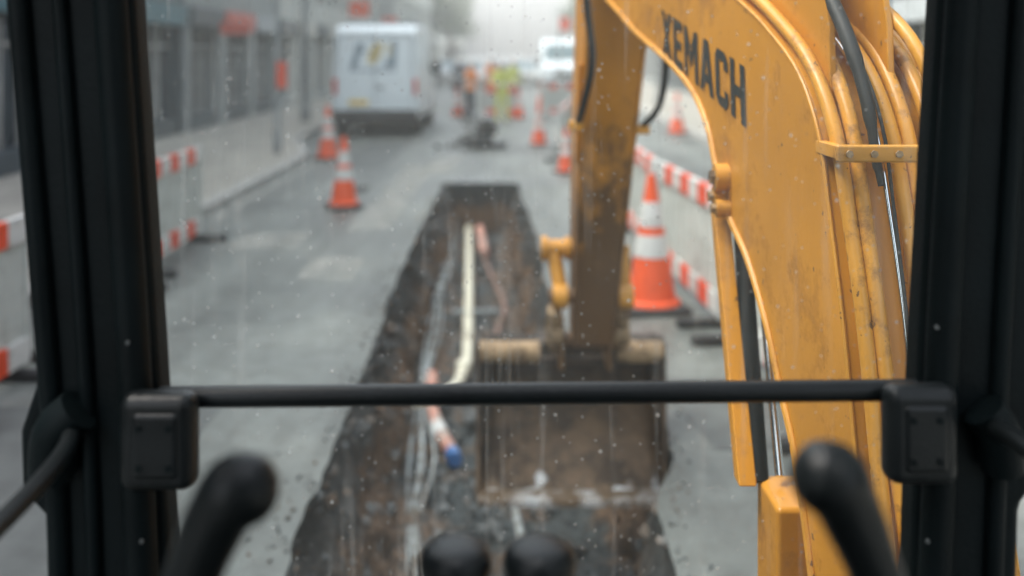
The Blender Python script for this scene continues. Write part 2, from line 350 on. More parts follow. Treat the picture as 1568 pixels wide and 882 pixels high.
def pavement(name,kpts,xout):
    e=empty(name)
    bm=bmesh.new(); sg=1 if xout>0 else -1
    A=[];B=[]
    for (x,y) in kpts:
        A.append(bm.verts.new((x+sg*.14,y,.118))); B.append(bm.verts.new((xout,y,.118)))
    for i in range(len(kpts)-1): bm.faces.new((A[i],A[i+1],B[i+1],B[i]))
    o=mkobj('paving',bm,M['pave'],e)
    bm=bmesh.new()
    prof=[(0,0),(0,.11),(.02,.125),(.142,.125),(.142,0)]
    rows=[[bm.verts.new((x+sg*a,y,z)) for a,z in prof] for x,y in kpts]
    for i in range(len(rows)-1):
        for k in range(4): bm.faces.new((rows[i][k],rows[i][k+1],rows[i+1][k+1],rows[i+1][k]))
    mkobj('kerb',bm,M['kerb'],e)
kl=[(-3.75,-60+i*3) for i in range(26)]+[(-3.78,18.),(-3.9,19),(-4.3,20.5),(-4.75,22),(-4.8,24)]+[(-4.8,30+i*15) for i in range(12)]
pavement('pavement',kl,-7.95)
pavement('pavement',[(4.3,-60+i*10) for i in range(27)],8.35)

bm=bmesh.new()
for (x0,x1,y0,y1) in ((-1.80,-1.40,11.2,17.6),(-1.98,-1.35,8.8,9.7),(-1.5,-1.0,16.5,19),(.9,1.3,19,26),(-3.6,-3.5,12,18),(-3.0,-2.2,10.2,11.0)):
    bm.faces.new([bm.verts.new((p[0]+random.uniform(-.08,.08),p[1]+random.uniform(-.1,.1),.004)) for p in ((x0,y0),(x1,y0),(x1,y1),(x0,y1))])
mkobj('road_markings',bm,M['paint'])
M['patch']=pm('tar_patch',(.085,.094,.09),.6,0,.25,5,.4,80)
bm=bmesh.new()
for (x0,x1,y0,y1) in ((-3.1,-2.2,17,22),(.95,3.2,5.0,6.1),(-.8,.85,19.8,20.9),(1.9,3.4,12,17),(-3.6,-1.6,3.2,5.6)):
    pts=[]
    for (px,py) in ((x0,y0),(x1,y0),(x1,y1),(x0,y1)): pts.append(bm.verts.new((px+random.uniform(-.1,.1),py,.0035)))
    bm.faces.new(pts)
mkobj('road_patch',bm,M['patch'])
e=empty('manhole_cover'); box('cover',-2.6,-2.1,14.2,14.8,.003,.012,M['blackbase'],e,bevel=.003)

# ---------------------------------------------------------------- services in the trench
e=empty('gas_pipe')
tube('pipe',[(-.66,15.2,-.68),(-.52,12,-.69),(-.40,9.0,-.68),(-.41,8.4,-.68)],.052,M['cream'],e,16,4)
tube('elbow',[(-.41,8.5,-.68),(-.45,8.0,-.68),(-.60,7.6,-.66),(-.72,7.45,-.62)],.046,M['cream'],e,16,6)
lathe('coupling',[(.060,0),(.066,.01),(.066,.1),(.060,.11)],M['cream'],e,16,loc=(-.41,8.45,-.73))
e=empty('service_conduits')
for k,(dx,r) in enumerate(((0,.020),(.055,.013),(-.05,.012))):
    tube('conduit_%d'%k,[(-.86+dx*.5,15.2,-.58),(-.78+dx,12.4,-.60),(-.80+dx*.6,11,-.62),(-.74+dx*1.2,9.5,-.63),(-.71+dx*.4,7.9,-.66),(-.60+dx*1.6,6.6,-.69),(-.57+dx*.5,5.7,-.70),(-.48+dx*1.1,4.9,-.70),(-.47+dx,3.0,-.70)],r,M['grey_pipe'],e,10,6)
e=empty('red_cable_duct')
tube('duct',[(-.50,15.,-.60),(-.40,13.6,-.70),(-.27,12.2,-.70),(-.08,10.6,-.70),(-.15,9.6,-.71),(-.22,8.6,-.72),(-.16,7.7,-.73)],.022,M['pinkd'],e,10,6)
tube('duct_stub',[(-.46,14.2,-.52),(-.36,13.0,-.64)],.06,M['pink'],e,12)
e=empty('water_pipe')
tube('pipe',[(-.66,8.2,-.66),(-.62,7.6,-.68),(-.50,7.05,-.70),(-.40,6.72,-.71)],.047,M['pink'],e,14,5)
tube('cap',[(-.405,6.74,-.71),(-.38,6.62,-.71)],.050,M['blue'],e,16)
tube('joint_sleeve',[(-.535,7.17,-.695),(-.49,7.0,-.70)],.054,M['white'],e,16)
e=empty('cross_pipe'); tube('pipe',[(-.62,10.2,-.66),(-.15,10.3,-.68)],.026,M['grey_pipe'],e,12)
e=empty('drain_pipe'); tube('pipe',[(.02,5.9,-.72),(.1,5.1,-.7),(.16,4.6,-.70)],.026,M['grey_pipe'],e,12,3)

# ---------------------------------------------------------------- cones and barriers
def cone(x,y,h=.95,rot=0):
    e=empty('traffic_cone',(x,y,0),rot)
    s=h/1.0
    box('base',-.24*s,.24*s,-.24*s,.24*s,.004,.055,M['blackbase'],e,bevel=.02)
    def fr(z): return (.185-(.185-.028)*(z-.05)/.95)*s
    zs=[(.05,'orange'),(.40,'white'),(.56,'orange'),(.62,'white'),(.80,'orange'),(1.0,None)]
    for i in range(len(zs)-1):
        z0,c=zs[i]; z1=zs[i+1][0]; o=.004 if c=='white' else 0
        pr=[(fr(z0)+o,z0*s),(fr((z0+z1)/2)+o,(z0+z1)/2*s),(fr(z1)+o,z1*s)]
        if i==0: pr=[(.215*s,.05*s),(.21*s,.075*s),(fr(.09),.09*s)]+pr[1:]
        lathe('band_%d'%i,pr,M[c],e,28)
cone(-2.16,12.8,.92,.3); cone(1.085,7.75,1.05,.15); cone(-3.44,18.6,1.0)
cone(.58,21.5,.85); cone(4.05,24.4,1.0); cone(.9,16.5,.75,.5); cone(.2,30,.9); cone(2.6,33,.9); cone(-1.7,31,.9); cone(-.7,34,.9); cone(1.1,37,.9)
def barrier(x0,y0,x1,y1,h=1.0):
    dx,dy=x1-x0,y1-y0; Ln=math.hypot(dx,dy)
    e=empty('road_barrier',(x0,y0,0),math.atan2(dy,dx))
    lst=[(0.002,.04,-.02,.02,.07,h-.002),(Ln-.04,Ln-.002,-.02,.02,.07,h-.002)]
    boxes('posts',lst,M['panel'],e,.006)
    boxes('infill',[(.042,Ln-.042,-.006,.006,.26,h-.16)],M['panel'],e)
    boxes('infill_ribs',[(.042+ (Ln-.1)*k/5-.008,.042+(Ln-.1)*k/5+.008,-.012,.012,.262,h-.162) for k in range(1,5)],M['panel'],e)
    nseg=int(round(Ln/.27)); 
    for z0,z1,nm in ((h-.155,h+.0,'top_board'),(.10,.25,'tapping_board')):
        bm=bmesh.new()
        for k in range(nseg):
            addbox(bm,Ln*k/nseg,Ln*(k+1)/nseg,-.026,.026,z0,z1,mi=k%2)
        bmesh.ops.remove_doubles(bm,verts=bm.verts,dist=.0005)
        mkobj(nm,bm,[M['white'],M['red']],e)
    boxes('feet',[(.05,.13,-.3,.3,.004,.07),(Ln-.13,Ln-.05,-.3,.3,.004,.07)],M['blackbase'],e,.015)
barrier(-3.28,8.75,-3.32,10.6); barrier(-2.98,4.2,-3.0,6.15); barrier(-3.0,6.35,-3.2,8.4)
barrier(1.5,7.15,1.36,9.1); barrier(1.34,9.2,1.3,11.2); barrier(1.62,4.9,1.52,6.9); barrier(1.3,11.4,1.35,13.4)
barrier(-1.1,30.5,.1,30.6,.9); barrier(.9,18,1.1,19.8); barrier(1.2,21,1.5,23); barrier(-1.6,33,-1.5,35); barrier(1.8,26,2.0,28); barrier(.9,31,2.2,31.4)

# ---------------------------------------------------------------- vehicles
def van(x,y,rz,W=2.05,L=5.2,H=2.65,livery=False):
    e=empty('parked_van' if livery else 'oncoming_van',(x,y,0),rz)
    k=H/2.65
    prof=[(.02,.42),(.0,.6),(.0,1.1),(.04,2.3),(.12,2.55),(.32,2.65),(1.8,2.68),(3.5,2.64),(3.95,2.45),(4.55,1.55),(5.05,1.32),(5.2,1.0),(5.22,.5),(5.1,.36)]
    def wid(z): return W/2*(1-.07*max(0,(z-1.2)/1.45)**1.5)
    bm=bmesh.new(); Lf=[bm.verts.new((-wid(z),yy,z*k)) for yy,z in prof]; Rt=[bm.verts.new((wid(z),yy,z*k)) for yy,z in prof]
    bm.faces.new(Lf); bm.faces.new(Rt[::-1]); n=len(prof)
    for i in range(n): bm.faces.new((Lf[i],Lf[(i+1)%n],Rt[(i+1)%n],Rt[i]))
    mkobj('body',bm,M['vanw'],e,bevel=.14,seg=5)
    w=W/2
    box('rear_bumper',-w+.02,w-.02,-.09,.1,.36,.64,M['blackbase'],e,bevel=.03)
    boxes('door_seams',[(-.006,.006,-.012,.05,.64,2.4),(-w+.16,-w+.168,-.012,.05,.7,2.35),(w-.168,w-.16,-.012,.05,.7,2.35),(-w+.16,w-.16,.015,.06,2.40,2.41)],M['blackbase'],e)
    for s in (-1,1):
        box('tail_lamp',s*(w-.08)-.045,s*(w-.08)+.045,-.02,.1,1.0,1.38,M['tail'],e,bevel=.015)
        box('door_hinge',s*(w-.2)-.04,s*(w-.2)+.04,-.03,.03,1.9,1.96,M['vanw'],e,bevel=.01)
        box('door_mirror',s*(w+.12)-.1,s*(w+.12)+.1,4.1,4.2,1.35,1.75,M['blackbase'],e,bevel=.03)
        box('head_lamp',s*(w-.22)-.14,s*(w-.22)+.14,4.98,5.21,.85,1.12,M['lampw'],e,bevel=.03)
        bmg=bmesh.new(); 
        pts=[(3.3,1.45),(4.45,1.45),(3.95,2.25),(3.3,2.25)]
        f=bmg.faces.new([bmg.verts.new((s*(wid(z)+.006),yy,z*k)) for yy,z in pts]); mkobj('side_window',bmg,M['glassv'],e)
        for yy in (.95,4.2):
            bmw=bmesh.new(); prof2=[(s*(w-.25),yy,.35),(s*(w-.22),yy,.35),(s*(w-.02),yy,.35),(s*(w+.008),yy,.35)]
            addtube(bmw,prof2,[.30,.35,.35,.31],24); mkobj('wheel',bmw,M['tyre'],e,smooth=True)
    box('number_plate',-.62,-.16,-.035,.02,.76,.87,M['plate'],e,bevel=.004)
    box('door_handle',.04,.2,-.03,.03,1.15,1.2,M['blackbase'],e,bevel=.01)
    bmg=bmesh.new(); f=bmg.faces.new([bmg.verts.new(p) for p in ((-w+.16,4.52+.025,1.62*k),(w-.16,4.52+.025,1.62*k),(w-.26,4.0+.025,2.40*k),(-w+.26,4.0+.025,2.40*k))]); mkobj('windscreen',bmg,M['glassv'],e)
    box('grille',-.5,.5,5.15,5.245,.75,1.05,M['blackbase'],e,bevel=.02)
    box('front_bumper',-w+.05,w-.05,5.05,5.28,.32,.6,M['blackbase'],e,bevel=.04)
    box('underbody',-w+.2,w-.2,.3,4.9,.25,.4,M['blackbase'],e,bevel=.02)
    if livery:
        M['liv1']=pm('livery_slate',(.22,.29,.34),.4); M['liv2']=pm('livery_yellow',(.62,.52,.26),.4); M['liv3']=pm('livery_pale',(.45,.50,.52),.35)
        bm=bmesh.new()
        def poly(pts,mi): 
            f=bm.faces.new([bm.verts.new((a,.012+ (b-1.1)*.033-.016-.002*mi,b)) for a,b in pts]); f.material_index=mi
        poly([(-.62,1.62),(-.5,1.95),(-.45,2.2),(-.3,2.25),(-.25,2.0),(-.36,1.95),(-.42,1.62)],0)
        poly([(-.2,1.75),(-.05,1.72),(.12,1.85),(.2,2.2),(.05,2.25),(-.12,2.1)],1)
        poly([(.22,1.65),(.5,1.65),(.52,2.25),(.4,2.25),(.36,1.85),(.24,1.82)],0)
        poly([(.30,1.9),(.36,1.9),(.38,2.2),(.30,2.2)],1)
        poly([(-.6,1.55),(.5,1.55),(.5,1.6),(-.6,1.6)],0)
        mkobj('livery_decals',bm,[M['liv1'],M['liv2'],M['liv3']],e)
        boxes('roof_rack',[(-w+.25,w-.25,yy,yy+.05,2.70,2.75) for yy in (.6,1.8,3.0)]+[(-w+.25,-w+.29,.5,3.2,2.752,2.79),(w-.29,w-.25,.5,3.2,2.752,2.79)],M['pole'],e)
van(-3.22,23.4,0,livery=True)
van(2.55,54,math.pi,W=2.2)

def car(x,y,rz,col,name='oncoming_car'):
    e=empty(name,(x,y,0),rz)
    cm=pm('car_paint',col,.3,0,.05)
    low=[(0,.35),(-.02,.7),(.1,.95),(1.0,1.0),(3.1,.98),(4.1,.85),(4.25,.6),(4.2,.3)]
    up=[(.25,.95),(.7,1.38),(1.4,1.47),(2.2,1.45),(3.15,.97)]
    for nm,pr,w,m_ in (('body',low,.9,cm),('cabin',up,.76,M['glassv'])):
        bm=bmesh.new(); A=[bm.verts.new((-w*(1-.12*(z-.9 if z>.9 else 0)*2),yy,z)) for yy,z in pr]; B=[bm.verts.new((w*(1-.12*(z-.9 if z>.9 else 0)*2),yy,z)) for yy,z in pr]
        bm.faces.new(A); bm.faces.new(B[::-1]); n=len(pr)
        for i in range(n): bm.faces.new((A[i],A[(i+1)%n],B[(i+1)%n],B[i]))
        mkobj(nm,bm,m_,e,bevel=.07,seg=3)
    box('roof',-.62,.62,.75,2.2,1.44,1.50,cm,e,bevel=.03)
    for s in (-1,1):
        box('head_lamp',s*.68-.17,s*.68+.17,4.05,4.22,.62,.8,M['lampw'],e,bevel=.03)
        box('tail_lamp',s*.7-.15,s*.7+.15,-.03,.08,.7,.88,M['tail'],e,bevel=.02)
        box('door_mirror',s*.98-.08,s*.98+.08,2.75,2.9,.95,1.1,cm,e,bevel=.03)
        for yy in (.8,3.4):
            bmw=bmesh.new(); addtube(bmw,[(s*.68,yy,.31),(s*.7,yy,.31),(s*.88,yy,.31),(s*.905,yy,.31)],[.27,.31,.31,.28],20); mkobj('wheel',bmw,M['tyre'],e,smooth=True)
    box('grille',-.4,.4,4.18,4.27,.5,.65,M['blackbase'],e,bevel=.02)
car(-4.0,64,math.pi,(.6,.62,.62)); car(-2.4,58,math.pi,(.5,.5,.5)); car(-.6,66,math.pi,(.45,.12,.08)); car(4.4,66,0,(.15,.18,.2),'parked_car'); car(.7,62,math.pi,(.5,.52,.5))

# ---------------------------------------------------------------- site workers
def worker(x,y,rz,jacket,trs,bend=0.,arm=0.):
    e=empty('site_worker',(x,y,0),rz)
    J={'pel':((0,0,.95),.155),'waist':((0,-.01-bend*.1,1.12),.15),'chest':((0,-bend*.25,1.35),.18),'neck':((0,-bend*.35,1.52),.07),'head':((0,-bend*.4-.01,1.64),.095),'crown':((0,-bend*.4,1.72),.09)}
    E=[('pel','waist'),('waist','chest'),('chest','neck'),('neck','head'),('head','crown')]
    for s,n in ((-1,'l'),(1,'r')):
        J[n+'hip']=((s*.1,0,.9),.1); J[n+'kn']=((s*.12,-.03,.5),.068); J[n+'an']=((s*.13,.02,.1),.05); J[n+'toe']=((s*.14,-.14,.05),.045)
        J[n+'sh']=((s*.19,-bend*.28,1.43),.075); J[n+'el']=((s*.27,-.04-bend*.3-arm*.1,1.16),.052); J[n+'wr']=((s*.22,-.18-bend*.3-arm*.2,.98+arm*.15),.036); J[n+'ha']=((s*.2,-.25-bend*.3-arm*.22,.93+arm*.17),.04)
        E+=[('pel',n+'hip'),(n+'hip',n+'kn'),(n+'kn',n+'an'),(n+'an',n+'toe'),('chest',n+'sh'),(n+'sh',n+'el'),(n+'el',n+'wr'),(n+'wr',n+'ha')]
    keys=list(J); me=bpy.data.meshes.new('tmp'); me.from_pydata([J[k][0] for k in keys],[(keys.index(a),keys.index(b)) for a,b in E],[]); ob=bpy.data.objects.new('tmp',me); scene.collection.objects.link(ob)
    sk=ob.modifiers.new('s','SKIN'); 
    for i,k in enumerate(keys): me.skin_vertices[0].data[i].radius=(J[k][1],J[k][1]*(.75 if k in('chest','waist','pel') else 1))
    me.skin_vertices[0].data[0].use_root=True
    sb=ob.modifiers.new('u','SUBSURF'); sb.levels=2; sb.render_levels=2
    dg=bpy.context.evaluated_depsgraph_get(); m2=bpy.data.meshes.new_from_object(ob.evaluated_get(dg)); bpy.data.objects.remove(ob)
    m2.materials.clear()
    for mm in (jacket,trs,M['skin'],M['blackbase'],M['white']): m2.materials.append(mm)
    for p in m2.polygons:
        c=p.center; p.use_smooth=True
        mi=0
        if c.z>1.53: mi=2
        elif c.z<.12: mi=3
        elif c.z<.9 and abs(c.x)<.2 and c.y>-.16: mi=1
        elif c.y<-.2 and c.z<1.05+arm*.15: mi=2
        elif 1.1<c.z<1.16: mi=4
        p.material_index=mi
    b=bpy.data.objects.new('body',m2); scene.collection.objects.link(b); b.parent=e
    lathe('hard_hat',[(.145,0),(.145,.012),(.118,.02),(.112,.06),(.085,.1),(.03,.125)],M['helmet'],e,20,loc=(0,-bend*.4-.02,1.69))
worker(-.28,27.6,.2,M['hiviz'],M['hiviz'],.2,.6); worker(-1.22,28.8,2.2,M['hivizo'],M['navy'],.1,.2); worker(.05,33.5,.9,M['hiviz'],M['navy'],0,0)
worker(-1.9,36,0,M['navy'],M['navy'],0,0); worker(-.8,38,.5,M['hivizo'],M['hivizo'],.1,0)

M['spoil']=pm('dark_spoil',(.06,.062,.06),.85,0,.5,3,.3,60)
e=empty('spoil_heap')
def heap():
    a=random.random()*6.28; r=abs(random.gauss(0,.2)); return (-.95+r*math.cos(a),21.0+r*math.sin(a),.02+max(0,.20-r*.6))
rocks('chunks',140,heap,M['spoil'],.03,.08).parent=e
e=empty('plate_compactor',(-.55,20.7,0),.35)
M['mach']=pm('dark_machine_paint',(.035,.04,.042),.5,0,.3,6,.2)
bm=bmesh.new(); pr=[(-.42,.16),(-.36,.03),(.36,.03),(.42,.16),(.34,.13),(-.34,.13)]
A=[bm.verts.new((a,-.25,b)) for a,b in pr]; B=[bm.verts.new((a,.25,b)) for a,b in pr]; bm.faces.new(A); bm.faces.new(B[::-1])
for i in range(6): bm.faces.new((A[i],A[(i+1)%6],B[(i+1)%6],B[i]))
mkobj('base_plate',bm,M['mach'],e,bevel=.01)
box('exciter',-.2,.12,-.16,.16,.135,.27,M['mach'],e,bevel=.03); box('engine',-.16,.2,-.17,.17,.28,.52,M['blackbase'],e,bevel=.05,seg=3)
box('fuel_tank',-.12,.14,-.14,.14,.525,.62,M['mach'],e,bevel=.04,seg=3); tube('exhaust',[(.2,.05,.45),(.27,.05,.46),(.28,.05,.40)],.04,M['pole'],e,10)
tube('handle',[(-.2,-.2,.2),(-.55,-.22,.75),(-.62,-.2,.88),(-.62,.2,.88),(-.55,.22,.75),(-.2,.2,.2)],.016,M['mach'],e,8,3)

# ---------------------------------------------------------------- street furniture
def pole(name,x,y,h,r=.05,sign=None):
    e=empty(name,(x,y,0)); lathe('shaft',[(r*1.6,.118),(r*1.6,.5),(r,.55),(r*.8,h)],M['pole'],e,16)
    if sign: 
        z0,z1,w,m_=sign; box('plate',.0,w,-r-.03,-r-.005,z0,z1,m_,e,bevel=.01)
    return e
pole('sign_post',-4.36,18.5,6,.05,(1.33,1.82,.19,M['red']))
pole('street_lamp',-5.6,27,8,.09); 
e=pole('street_lamp',5.0,34,8,.08); tube('arm',[(0,0,8),(-.6,0,8.3),(-1.4,0,8.35)],.04,M['pole'],e,8,4); box('lantern',-1.9,-1.3,-.12,.12,8.28,8.4,M['pole'],e,bevel=.04)
pole('sign_post',-5.2,40,4,.05,(2.6,3.4,.6,M['red'])); pole('sign_post',2.2,46,3.6,.05,(3.0,3.6,.5,M['red']))

# ---------------------------------------------------------------- buildings
def building(name,x,y,rz,L,h,wall,trim,fascias,bay=3.,depth=12.,gf=3.1,st=3.1):
    e=empty(name,(x,y,0),rz)
    n=max(1,int(round(L/bay))); bw=L/n
    wl=[];tr=[];fr=[];cols={}
    gl=[(.05,L-.05,.36,depth,0,h-.1)]
    pw=.28
    for k in range(n+1):
        c=k*bw; a=max(0,c-pw); b=min(L,c+pw); wl.append((a,b,0,.36,0,h))
    for k in range(n):
        a=k*bw+pw; b=(k+1)*bw-pw
        if k==0: a=pw
        if k==n-1: b=L-pw
        tr.append((a,b,.06,.355,.0,.5)); 
        m_=fascias[k%len(fascias)]; cols.setdefault(m_,[]).append((a-.1,b+.1,-.12,.30,2.62,3.08))
        wl.append((a,b,.02,.358,3.1,3.9))
        z=gf
        nn_=int((h-gf)//st)
        for s in range(nn_):
            top=gf+(s+1)*st; 
            if top+.5<h: wl.append((a,b,.02,.358,top-.35,top+.8))
            fr.append((a+(b-a)/2-.04,a+(b-a)/2+.04,.22,.357,gf+s*st+.801,top-.352))
        wl.append((a,b,.02,.358,h-.6,h))
        for q in (.33,.66): fr.append((a+(b-a)*q-.03,a+(b-a)*q+.03,.2,.357,.502,2.61))
        fr.append((a,b,.21,.354,2.1,2.16))
    wl.append((-.15,L+.15,-.15,.5,h+.002,h+.35))
    boxes('walls',wl,wall,e); boxes('glazing',gl,M['glass'],e); boxes('stall_risers',tr,trim,e); boxes('window_frames',fr,M['kerb'],e)
    i=0
    for m_,l in cols.items(): boxes('fascia_%d'%i,l,m_,e); i+=1
    return e
stone=pm('portland_stone',(.50,.52,.48),.85,0,.15,1.2,.2,10); dark=pm('dark_cladding',(.05,.07,.08),.5,0,.2,1.5)
grey=pm('grey_render',(.30,.32,.31),.85,0,.15,1,.1,12); pale=pm('haze_pale_render',(.70,.72,.65),.9,0,.1,.5,.1,8)  # pale tone puts distance haze into the far buildings' colour
fs=[pm('fascia_charcoal',(.07,.085,.09),.5),pm('fascia_red',(.60,.13,.09),.5),pm('fascia_grey',(.38,.41,.42),.5),pm('fascia_teal',(.06,.14,.16),.5),pm('fascia_cream',(.55,.54,.48),.5)]
R90=math.pi/2
building('shop_building',-7.6,-6,R90,14,12,dark,dark,[fs[3],fs[0]])
building('shop_building',-7.6,8.1,R90,15.0,11,dark,dark,[fs[3],fs[0]])
building('shop_building',-7.6,23.2,R90,9,13,grey,dark,[fs[0],fs[1],fs[2]],bay=2.6)
building('shop_building',-7.6,32.3,R90,12,10,stone,grey,[fs[0],fs[4]])
building('shop_building',-7.6,44.4,R90,20,11,stone,grey,[fs[4],fs[0],fs[2]])
building('office_building',-7.6,64.5,R90,40,9,pale,stone,[fs[4],fs[2]])
building('office_building',8.0,54,-R90,30,12,dark,dark,[fs[0],fs[3]])
building('shop_building',8.0,74.1,-R90,20,10,grey,grey,[fs[2],fs[0]])
building('office_building',8.0,100.2,-R90,26,9,stone,stone,[fs[2],fs[4]])
building('office_building',8.0,23.9,-R90,30,12,dark,dark,[fs[0],fs[2]])
building('office_building',-28,128,0,22,7.5,pale,pale,[fs[4]]); building('office_building',6.5,150,0,24,9,pale,pale,[fs[4]])
for (x,y,z,w,h,m_) in ((-7.55,25.3,2.45,.75,.32,fs[1]),(-7.5,45,3.6,.9,.7,M['orange'])):
    e=empty('projecting_shop_sign',(x,y,z)); box('board',.15,.15+w,-.04,.04,0,h,m_,e,bevel=.01); box('bracket',-.05,.15,-.015,.015,h*.5,h*.5+.03,M['pole'],e,bevel=.003)

M['leaf']=pm('foliage',(.11,.16,.075),.8,0,.5,1.5,0); M['bark']=pm('bark',(.08,.065,.05),.9)
def tree(x,y,h,w):
    e=empty('street_tree',(x,y,0)); bm=bmesh.new()
    addtube(bm,[(0,0,0),(.05,0,h*.25),(0,.1,h*.5),(.1,0,h*.85)],[.22,.17,.12,.04],8)
    tips=[]
    for k in range(11):
        a=k*2.4; z=h*(.35+.05*k); r=w*random.uniform(.35,.75); tp=Vector((r*math.cos(a),r*math.sin(a),z+h*.15)); addtube(bm,[(0,0,z*.85),(tp.x*.5,tp.y*.5,z),tp],[.08,.05,.02],6); tips+= [tp,tp*.7+Vector((0,0,h*.2))]
    mkobj('trunk',bm,M['bark'],e,smooth=True); bm=bmesh.new()
    for t in tips:
        for i in range(110):
            p=t+Vector((random.gauss(0,.4),random.gauss(0,.4),random.gauss(0,.33)))*w*.42; s=random.uniform(.07,.16)
            q=Vector((random.gauss(0,1),random.gauss(0,1),random.gauss(0,1))).normalized(); u=q.orthogonal().normalized()*s; v=q.cross(u)
            bm.faces.new([bm.verts.new(p+c) for c in (u,v,-u,-v)])
    mkobj('crown',bm,M['leaf'],e)
tree(-6,96,8,2.8); tree(6.3,84,7.5,2.6); tree(-7,120,9,4)

# ---------------------------------------------------------------- excavator arm
arm=empty('excavator_arm')
def XL(d): return .822-.117*d
BW=.24
outer=catmull([(1.60,.60),(1.73,1.09),(1.78,1.276),(1.83,1.5),(1.885,1.69),(1.935,1.84),(2.03,1.955),(2.18,2.04),(2.39,2.125),(3.0,2.33),(3.6,2.50),(4.02,2.58)],5)
inner=catmull([(4.05,2.26),(3.7,2.16),(3.4,2.07),(3.1,2.0),(2.885,1.943),(2.72,1.88),(2.61,1.80),(2.54,1.70),(2.45,1.60),(2.32,1.52),(2.20,1.40),(2.125,1.29),(2.04,1.17),(1.96,.969),(1.85,.60)],5)
tip=[Vector((4.15,2.54)),Vector((4.2,2.44)),Vector((4.18,2.33))]
poly=list(outer)+tip+list(inner)
bm=bmesh.new()
A=[bm.verts.new((XL(p.x),p.x,p.y)) for p in poly]; B=[bm.verts.new((XL(p.x)+BW,p.x+.0,p.y)) for p in poly]
bm.faces.new(A); bm.faces.new(B[::-1]); n=len(poly)
for i in range(n): bm.faces.new((A[i],A[(i+1)%n],B[(i+1)%n],B[i]))
mkobj('boom',bm,M['amber'],arm,bevel=.010,seg=3)
tube('inner_flange',[(XL(p.x)-.002,p.x,p.y) for p in inner],.009,M['amber2'],arm,8)
tube('outer_weld',[(XL(p.x)+.001,p.x,p.y) for p in outer],.0045,M['amber2'],arm,8)
def off(o):
    out=[]
    for i,p in enumerate(outer):
        t=(outer[min(i+1,len(outer)-1)]-outer[max(i-1,0)]).normalized(); nrm=Vector((-t.y,t.x)); out.append(p+nrm*o)
    return out
for k,(lat,o,r,m_) in enumerate(((.020,.030,.0145,'amber2'),(.056,.034,.0145,'amber2'),(.094,.055,.0035,'rubber'),(.122,.036,.0145,'amber2'),(.160,.034,.0145,'amber2'),(.197,.034,.0145,'amber2'),(.084,.05,.0045,'chrome'),(.228,.034,.011,'amber2'))):
    pts=[(XL(p.x)+lat+.006*math.sin(i*.13+k*2),p.x,p.y) for i,p in enumerate(off(o))]
    tube('hydraulic_line_%d'%k,pts,r,M[m_],arm,14)
tube('loop_pipe',[(XL(1.9)+.20,1.88,1.55),(XL(1.9)+.215,1.86,1.80),(XL(2.)+.20,1.93,2.0),(XL(2.2)+.17,2.1,2.13),(XL(2.6)+.14,2.5,2.3)],.014,M['amber2'],arm,12,6)
tube('feed_hose',[(XL(1.9)+.078,1.825,1.755),(XL(1.9)+.073,1.838,1.80),(XL(1.9)+.064,1.87,1.92),(XL(2.)+.057,1.95,2.06),(XL(2.2)+.06,2.12,2.22)],[.0065]*5+[.009]*5+[.0125]*5+[.015]*6+[.015]*4,M['rubber'],arm,12,6)
box('pipe_clamp',XL(1.9)-.012,XL(1.9)+.262,1.800,1.816,1.80,1.832,M['amber2'],arm,bevel=.005)
bm=bmesh.new()
for k in (.01,.055,.10,.14,.18,.24): addtube(bm,[(XL(1.9)+k,1.795,1.816),(XL(1.9)+k,1.801,1.816)],.007,6)
mkobj('clamp_bolts',bm,M['tube'],arm)
boxes('clamp_posts',[(XL(1.9)-.006,XL(1.9)+.012,1.817,1.95,1.803,1.829),(XL(1.9)+.236,XL(1.9)+.254,1.817,1.95,1.803,1.829)],M['amber2'],arm,.003)
box('lower_pipe_clamp',XL(1.7)+.05,XL(1.7)+.2,1.66,1.685,1.20,1.228,M['amber2'],arm,bevel=.004)
for o in (.035,.150):
    bm=bmesh.new(); pr=[(1.96,1.86),(1.97,2.05),(2.02,2.22),(2.12,2.32),(2.30,2.29),(2.44,2.17),(2.5,2.1)]
    A=[bm.verts.new((XL(a)+o,a,b)) for a,b in pr]; B=[bm.verts.new((XL(a)+o+.014,a,b)) for a,b in pr]
    bm.faces.new(A); bm.faces.new(B[::-1])
    for i in range(7): bm.faces.new((A[i],A[(i+1)%7],B[(i+1)%7],B[i]))
    mkobj('ram_lug',bm,M['amber'],arm,bevel=.003)
xc=lambda d:XL(d)+.10
tube('dipper_ram_barrel',[(xc(2.14),2.14,2.20),(xc(2.9),2.9,2.49),(xc(3.3),3.3,2.62)],.045,M['blackm'],arm,20)
tube('dipper_ram_rod',[(xc(3.3),3.3,2.62),(xc(4.15),4.15,2.90)],.026,M['chrome'],arm,16)
for (dy,dz,r) in ((0,0.02,.034),(.02,-.03,.024),(-.015,-.055,.022)):
    tube('pin_boss',[(XL(2.48)+.03,2.47+dy,1.67+dz),(XL(2.48)-.03,2.47+dy,1.67+dz)],r,M['amber2'],arm,18)
    tube('pin_head',[(XL(2.48)-.028,2.47+dy,1.67+dz),(XL(2.48)-.042,2.47+dy,1.67+dz)],r*.55,M['tube'],arm,6)
def slab(name,p0,p1,wx,wy,mat):
    p0,p1=Vector(p0),Vector(p1); bm=bmesh.new(); vs=[]
    for p in (p0,p1):
        for a,b in ((-1,-1),(1,-1),(1,1),(-1,1)): vs.append(bm.verts.new(p+Vector((a*wx/2,b*wy/2,0))))
    for f in ((0,3,2,1),(4,5,6,7),(0,1,5,4),(1,2,6,5),(2,3,7,6),(3,0,4,7)): bm.faces.new([vs[i] for i in f])
    return mkobj(name,bm,mat,arm,bevel=.004)
slab('ram_guard',(.532,2.55,1.60),(.516,2.2,1.05),.040,.05,M['amber'])
